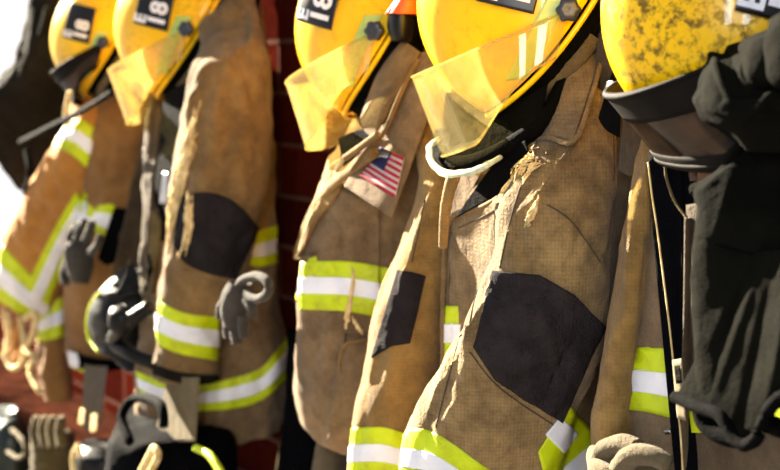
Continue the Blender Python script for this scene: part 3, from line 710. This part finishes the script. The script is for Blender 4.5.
# second sleeve hanging lower
A2, A2v = loft('sleeve', [(36, 240, 76, 240, .18, .06), (38, 290, 68, 300, .19, .07), (36, 340, 68, 345, .20, .07), (38, 375, 72, 375, .20, .07), (44, 398, 72, 396, .20, .06)], ORBR, A_, nv=60, amp=.008)
trim([(40, 308), (52, 302), (62, 296)], [(38, 342), (50, 340), (64, 336)], [A2v], A_)
# small trims and patch on body
trim([(70, 192), (84, 200), (98, 212)], [(66, 228), (78, 234), (88, 236)], [Abv], A_, w=(.35, .72))
trim([(98, 206), (108, 204), (116, 206)], [(88, 226), (96, 232), (104, 236)], [Abv], A_, w=(.3, .75))
sheet('elbow_patch', [(114, 207), (122, 208), (130, 210)], [(98, 258), (106, 264), (114, 262)], NAVY, A_, surf=[Abv], off=.004)
sheet('hem_trim', [(72, 366), (98, 372), (126, 372)], [(72, 375), (98, 382), (126, 382)], LIME, A_, surf=[Abv], off=.004, n=.2)
sheet('belt', [(72, 352), (98, 358), (126, 360)], [(74, 364), (98, 371), (126, 372)], NAVY, A_, surf=[Abv], off=.007, th=.006)
sheet('silver_tab', [(71, 350), (79, 352)], [(73, 364), (81, 366)], SILVER, A_, surf=[Abv], off=.010, sm=False)
sheet('hanging_strap', [(84, 364), (96, 366), (108, 366)], [(82, 428), (92, 432), (100, 428)], BROWND, A_, n=.24, th=.006, amp=.003, nv=20)
sheet('lit_point', [(80, 408), (85, 409)], [(78, 424), (83, 425)], CREAM, A_, n=.285, th=.004, sm=False)  # pale sheet paints a lit point on the brown strap
sheet('lit_point', [(91, 414), (97, 414)], [(90, 432), (96, 432)], CREAM, A_, n=.285, th=.004, sm=False)  # second lit point of the strap, sunlight put into the colour
for pl in ([(8, 312), (10, 330), (6, 352), (12, 368), (22, 362), (24, 340), (20, 318)], [(26, 318), (36, 314), (32, 336), (26, 350), (34, 356), (30, 372), (40, 392)],
           [(2, 302), (6, 322), (10, 345), (4, 356)], [(20, 316), (16, 340), (14, 360), (20, 350)]):
    cord('torn_fringe', pl, .008, ORANGE if pl[0][0] in (20, ) else CREAM, A_, n=.30)  # cream cords carry the sunlight on the orange fringe in their colour
# grey glove at A
G2 = thing('work_glove', 'grey glove hanging between the orange coat and the brown coat', 'glove', Pn(80, 290, .28))
blob('palm', [(68, 232, 92, 230, .29, .015), (64, 250, 94, 248, .30, .03), (66, 268, 94, 268, .30, .03), (72, 282, 90, 284, .30, .02)], GREY, G2, amp=.006)
for (pl, r) in (([(70, 244), (72, 232), (78, 226)], .011), ([(78, 240), (80, 228), (85, 222)], .011), ([(86, 240), (90, 230), (92, 222)], .011), ([(92, 252), (98, 244), (100, 236)], .010), ([(68, 262), (64, 274), (66, 284)], .012)):
    cord('finger', pl, r, GREY, G2, n=.31, r2=r * .75)

# open front of coat B
lpo, lpv = sheet('lapel', [(150, 98), (158, 100), (166, 108)], [(112, 275), (130, 280), (150, 272)], BROWND, B, surf=[Bbv, Abv], off=.012, th=.012, amp=.003, nu=24, nv=50)
sheet('front_flap', [(150, 205), (158, 212), (164, 222)], [(100, 300), (128, 300), (156, 292)], OLIVE, B, surf=[Bbv, Abv], off=.010, th=.010, amp=.004, nu=24, nv=30)

# black breathing mask between A and B
M = thing('breathing_mask', 'glossy black rubber face mask with lime edge hanging behind the brown sleeve', 'mask', Pn(125, 370, .28))
MRUB = plain('matte_black_rubber', srgb(9, 10, 14), .48, .25, srgb(5, 5, 7), 12)
blob('facepiece', [(124, 268, 160, 262, .25, .03), (106, 284, 162, 278, .26, .055), (92, 304, 162, 300, .27, .07), (88, 328, 162, 326, .27, .08), (96, 350, 162, 352, .27, .07), (122, 368, 160, 372, .27, .03)], MRUB, M, amp=.010, folds=[(100, 315, 150, 335, 5, .012), (96, 345, 150, 345, 4, -.012), (110, 295, 158, 290, 4, .01)])
cord('lime_edge', [(100, 292), (91, 304), (87, 320), (89, 338), (98, 352)], .0032, LIME, M, n=.33)
cord('breathing_hose', [(150, 308, .33), (128, 322, .355), (114, 340, .345), (132, 354, .33), (154, 362, .3)], .015, MRUB, M)
blob('exhale_valve', [(112, 306, 126, 304, .365, .008), (108, 314, 134, 312, .365, .02), (108, 326, 134, 326, .365, .02), (114, 334, 128, 334, .365, .008)], MRUB, M, amp=.002)
for pl in ([(118, 292), (126, 276), (130, 262)], [(146, 290), (150, 270), (148, 255)]): cord('mask_strap', pl, .006, BLACK, M, n=.31, flatf=.4)

# dark jacket at the very left, against the daylight
J = thing('work_jacket', 'charcoal jacket hanging at the far left end against bright daylight', 'jacket', Pn(20, 200, .15))
Jb, Jbv = loft('body', [(42, -30, 66, -30, .16, .05), (30, 12, 70, 12, .17, .07), (22, 45, 80, 50, .18, .08), (6, 72, 86, 76, .18, .10), (-14, 100, 90, 110, .18, .10), (-18, 130, 84, 150, .18, .10), (2, 160, 60, 175, .18, .08), (12, 186, 40, 192, .18, .05)], CHAR, J, nv=80, amp=.012)
cord('strap', [(20, 142, .32), (48, 128, .32), (80, 112, .31), (112, 92, .30)], .008, BLACK, J, flatf=.5)
cord('strap', [(26, 150, .32), (30, 170, .32), (24, 192, .32)], .010, BLACK, J, flatf=.5)
cord('strap_hem', [(70, 92, .31), (66, 112, .31), (68, 124, .31)], .006, CREAM, J)
cord('ruffled_hem', [(48, 8, .22), (40, 36, .22), (30, 40, .22), (24, 50, .22), (20, 62, .22), (4, 76, .22), (-8, 96, .22)], .008, CHAR, J)

# gear on the bench and below it
def bag(label, name, rows, mat, cat, base, **k):
    t = thing(name, label, cat, base); blob('bag_body' if name == 'gear_bag' else 'upper', rows, mat, t, **k); return t
g1 = thing('gear_bag', 'black gear bag slumped below the hem of the brown coat', 'bag', Pn(170, 500, .3))
blob('bag_body', [(140, 392, 156, 392, .25, .02), (122, 408, 176, 404, .26, .07), (114, 430, 226, 432, .27, .10), (104, 452, 232, 455, .28, .11), (98, 500, 236, 500, .28, .11), (100, 540, 230, 540, .28, .1)], NAVY, g1, amp=.014)
cord('handle', [(130, 442, .39), (122, 416, .38), (136, 398, .36), (160, 404, .38), (164, 426, .39)], .009, BLACK, g1)
cord('lime_piping', [(196, 448, .36), (210, 456, .36), (222, 474, .36)], .007, LIME, g1)
cord('cream_tie', [(142, 470, .41), (150, 455, .41), (154, 448, .41), (158, 456, .41), (150, 472, .41)], .007, CREAM, g1)
g2 = thing('rubber_boot', 'glossy black rubber boot with pale pull strap beside the gear bag', 'boot', Pn(95, 500, .3))
blob('upper', [(80, 444, 116, 442, .27, .05), (78, 456, 120, 455, .28, .06), (76, 480, 122, 480, .28, .06), (76, 530, 122, 530, .28, .06)], RUBBER, g2, amp=.006)
cord('pull_strap', [(112, 456, .33), (114, 440, .33), (120, 428, .33), (118, 446, .33)], .007, CREAM, g2)
cord('pull_strap', [(76, 480, .34), (73, 458, .34), (78, 446, .34), (80, 458, .34)], .006, CREAM, g2)
g3 = thing('rubber_boot', 'dark green rubber boot under the bench at the bottom left corner', 'boot', Pn(20, 520, .25))
blob('upper', [(-10, 410, 18, 408, .24, .05), (-14, 430, 26, 428, .25, .07), (-18, 470, 32, 460, .25, .08), (-18, 530, 34, 520, .25, .08)], plain('dark_green_rubber', srgb(26, 40, 32), .35, .5), g3, amp=.006)
cord('pull_strap', [(12, 430, .345), (22, 440, .345), (26, 452, .345), (18, 458, .345), (8, 452, .345)], .006, OLIVE, g3)
g4 = thing('leather_glove', 'pale brown work glove lying between the two boots below the bench', 'glove', Pn(52, 500, .27))
blob('palm', [(38, 428, 58, 426, .25, .03), (32, 444, 72, 440, .26, .05), (32, 466, 74, 466, .26, .06), (34, 520, 74, 520, .26, .06)], OLIVE, g4, amp=.014)
for x in (38, 46, 54, 63): cord('finger', [(x, 446), (x - 3, 430), (x - 1, 418)], .014, OLIVE, g4, n=.31, r2=.010)

# ================================================================ coat E
E_ = thing('turnout_coat', 'rightmost tan turnout coat with open black lined front, under the sooty helmet', 'coat', Pn(690, 520, .12))
Eb, Ebv = loft('body', [(600, -30, 700, -40, .08, .04), (596, 50, 740, 40, .11, .08), (600, 120, 760, 110, .09, .07), (606, 200, 780, 200, .10, .08), (604, 300, 790, 300, .10, .08), (600, 400, 795, 400, .10, .08), (600, 540, 800, 540, .10, .08)], BROWND, E_, nu=90, nv=90, amp=.006)  # darker brown paints the shadow on this side of the tan coat
Es, Esv = loft('sleeve', [(640, 130, 668, 128, 00.225, .04), (636, 165, 664, 168, 00.235, .05), (626, 215, 660, 220, 00.245, .055), (618, 270, 658, 272, 00.250, .06), (608, 325, 648, 325, 00.255, .055), (602, 380, 637, 382, 00.255, .05), (594, 420, 640, 428, 00.255, .055), (592, 446, 642, 444, 00.255, .055)], TANG, E_, nu=80, nv=120, amp=.006,
    folds=[(640, 180, 622, 300, 5, .005), (652, 240, 640, 380, 5, -.004), (612, 380, 645, 400, 5, .004), (608, 405, 642, 412, 5, -.004)])
fE, fEv = sheet('front_flap', [(640, 150), (650, 152), (660, 150)], [(622, 520), (652, 520), (682, 520)], TANC, E_, n=(.255, .275, .28, .29), th=.006, nu=20, nv=70, amp=.003)
trim([(630, 348), (650, 348), (668, 348)], [(628, 410), (648, 412), (672, 418)], [fEv], E_, w=(.36, .7), nu=20)
sheet('lining', [(646, 160), (668, 146), (692, 146)], [(680, 530), (692, 530), (704, 530)], NAVY, E_, n=(.285, .272, .30, .285), th=.006, nu=24, nv=70, amp=.004, folds=[(680, 150, 686, 400, 2, .004)])
cord('flap_edge', [(648, 162, .288), (652, 195, .289), (658, 235, .291), (665, 290, .294), (671, 340, .296), (676, 390, .298), (681, 440, .30), (684, 500, .302)], .0010, CREAM, E_)  # cream cord paints the lit line along the flap
cord('flap_edge', [(665, 148, .28), (666, 175, .282), (674, 200, .284), (685, 216, .286), (689, 225, .288)], .0016, OLIVE, E_)
rf, rfv = sheet('front_flap', [(686, 205), (712, 200), (770, 190), (840, 190)], [(684, 540), (720, 540), (770, 540), (840, 540)], BROWND, E_, n=(.285, .28, .285, .28), th=.008, nu=30, nv=70, amp=.004)
cord('flap_edge', [(688, 218, .29), (687, 300, .29), (685, 400, .29), (685, 500, .29)], .004, BROWND, E_)
sheet('hem_trim', [(684, 402), (720, 404), (770, 404), (820, 404)], [(684, 432), (720, 433), (770, 432), (820, 430)], LIME, E_, surf=[rfv], off=.002)
tg = sheet('care_label', [(672, 360), (682, 358)], [(677, 418), (686, 421)], PAPER, E_, n=.312, th=.0015, sm=False, nv=12, nu=6, amp=.001)[0]
sheet('printed_block', [(674, 366), (680, 365)], [(676, 384), (682, 383)], CHAR, tg, n=.3135, th=.0008, sm=False, nv=4, nu=4)
sheet('collar', [(625, 100), (640, 96), (652, 110)], [(618, 170), (632, 176), (648, 168)], BROWND, E_, n=.24, th=.01, bulge=.012, amp=.004)
cord('snap_hook', [(666, 432), (671, 431)], .003, STEEL, E_, n=.30)
# glove below the sleeve
G3 = thing('work_glove', 'beige glove stuffed under the left cuff of the rightmost coat', 'glove', Pn(630, 500, .28))
blob('palm', [(606, 446, 640, 440, .30, .03), (592, 456, 668, 452, .31, .055), (590, 475, 680, 470, .31, .06), (590, 520, 680, 520, .31, .06)], BEIGE, G3, amp=.010, folds=[(610, 445, 660, 462, 4, .008), (604, 460, 650, 475, 4, -.008)])
for pl in ([(600, 462, .345), (606, 450, .345), (622, 444, .345), (638, 448, .345)], [(620, 470, .36), (632, 456, .36), (652, 456, .355), (668, 464, .35)]): cord('finger', pl, .013, BEIGE, G3, r2=.010)

# brown leather glove under helmet E
G4 = thing('leather_glove', 'brown leather glove poking out above the dark fleece collar', 'glove', Pn(715, 175, .3))
for pl, r in (([(702, 180, .30), (701, 162, .30), (706, 146, .30)], .013), ([(718, 178, .305), (718, 160, .305), (722, 142, .305)], .013), ([(732, 170, .30), (734, 155, .30), (738, 140, .30)], .012)):
    cord('finger', pl, r, LEATH, G4)
blob('palm', [(700, 168, 735, 164, .29, .02), (700, 186, 745, 182, .29, .025), (706, 204, 750, 204, .29, .02)], LEATH, G4)

# black strap with buckle left of helmet E
S1 = thing('buckle_strap', 'black webbing strap with snap buckle hanging left of the sooty helmet', 'strap', Pn(612, 130, .2))
sheet('webbing', [(612, 72), (618, 70), (622, 76)], [(598, 118), (606, 130), (620, 138)], BLACK, S1, n=.27, th=.005, nv=16)
sheet('buckle', [(606, 82), (612, 80), (620, 84)], [(600, 96), (606, 98), (614, 98)], RUBBER, S1, n=.285, th=.008, bulge=.006)

# ================================================================ dark fleece hood
H = thing('fleece_pullover', 'dark olive fleece pullover draped over the rightmost coat and helmet', 'pullover', Pn(740, 480, .4))
Hb, Hbv = loft('body', [(752, 132, 860, 118, .30, .04), (732, 160, 870, 150, .31, .05), (698, 188, 880, 180, .315, .055), (700, 212, 885, 215, .32, .06), (694, 250, 890, 260, .32, .06), (692, 300, 895, 310, .32, .06), (696, 350, 900, 350, .32, .06), (700, 385, 905, 380, .32, .06), (706, 400, 905, 395, .32, .05)], FLEECE, H, nu=120, nv=130, amp=.004,
    folds=[(752, 262, 712, 340, 7, .004), (700, 240, 770, 262, 3, -.003), (735, 165, 715, 235, 6, .004), (700, 192, 736, 164, 3, .003)], e=.85)
Hs, Hsv = sheet('sleeve', [(752, 252), (775, 250), (800, 250), (840, 250)], [(675, 398), (700, 408), (721, 416), (733, 438), (744, 447), (757, 438), (768, 412), (782, 396), (840, 380)], FLEECE, H, n=(.385, .40, .415, .41), th=.014, bulge=.022, amp=.006, nu=60, nv=60,
    folds=[(760, 262, 712, 400, 5, .006), (775, 262, 738, 440, 6, -.007), (790, 270, 764, 420, 6, .006)])
cord('ribbed_hem', [(675, 397, .418), (700, 408, .424), (720, 416, .428), (733, 437, .43), (744, 446, .43)], .006, BLACK, H)
cord('ribbed_hem', [(744, 446, .43), (757, 438, .43), (768, 412, .425), (782, 396, .42), (800, 390, .42)], .006, BLACK, H)
cord('collar_band', [(694, 190, 0.365), (712, 182, 0.37), (728, 168, 0.37), (738, 154, 0.365), (752, 142, 0.355)], .006, FLEECE, H)
cord('hem_loop', [(700, 404, 0.385), (706, 424, 0.385), (724, 436, 0.385), (746, 440, 0.385)], .009, BLACK, H)
cord('hem_loop', [(782, 384, 0.385), (768, 402, 0.385), (764, 420, 0.385), (786, 430, 0.385)], .009, BLACK, H)
seam([(716, 244), (745, 252), (790, 258)], [Hbv], H, BLACK)
# hood bundle
hb, hbv = loft('hood', [(722, 52, 790, 30, 0.315, .03), (706, 72, 850, 50, 0.325, .07), (699, 100, 860, 90, 0.335, .09), (704, 118, 865, 115, 0.335, .09), (722, 130, 870, 135, 0.335, .08), (742, 148, 870, 152, 0.335, .06)], FLEECE, H, nu=100, nv=90, amp=.006,
    folds=[(722, 52, 740, 92, 5, -.012), (740, 92, 780, 84, 4, -.012), (738, 78, 765, 40, 5, .008), (700, 100, 750, 118, 6, .008), (745, 120, 780, 90, 5, .01), (716, 60, 730, 105, 5, .01)])
loft('hood_fold', [(742, 42, 762, 34, 0.365, .02), (738, 50, 790, 30, 0.375, .04), (744, 72, 810, 60, 0.375, .05), (752, 88, 820, 88, 0.365, .04)], FLEECE, H, nu=60, nv=50, amp=.005)
loft('hood_fold', [(772, 18, 800, 4, 0.375, .02), (764, 40, 840, 30, 0.385, .05), (768, 75, 850, 70, 0.385, .05), (776, 90, 850, 92, 0.375, .04)], FLEECE, H, nu=60, nv=50, amp=.005)
loft('hood_fold', [(712, 58, 742, 54, 0.375, .02), (702, 80, 752, 72, 0.385, .04), (700, 104, 770, 96, 0.395, .045), (716, 118, 790, 110, 0.395, .04), (740, 124, 800, 120, 0.385, .02)], FLEECE, H, nu=60, nv=50, amp=.005)

# dark lamp with orange cone behind helmets C and D
K = thing('torch', 'black torch with orange collar hanging between two helmets', 'torch', Pn(400, 30, .2))
blob('housing', [(388, 14, 414, 14, .22, .03), (387, 26, 414, 26, .22, .03), (390, 38, 412, 38, .22, .025), (394, 42, 410, 42, .22, .015)], RUBBER, K, amp=0)
blob('orange_collar', [(402, -12, 414, -12, .225, .02), (392, 4, 420, 4, .225, .03), (385, 14, 422, 15, .225, .035)], ORRED, K, amp=0)
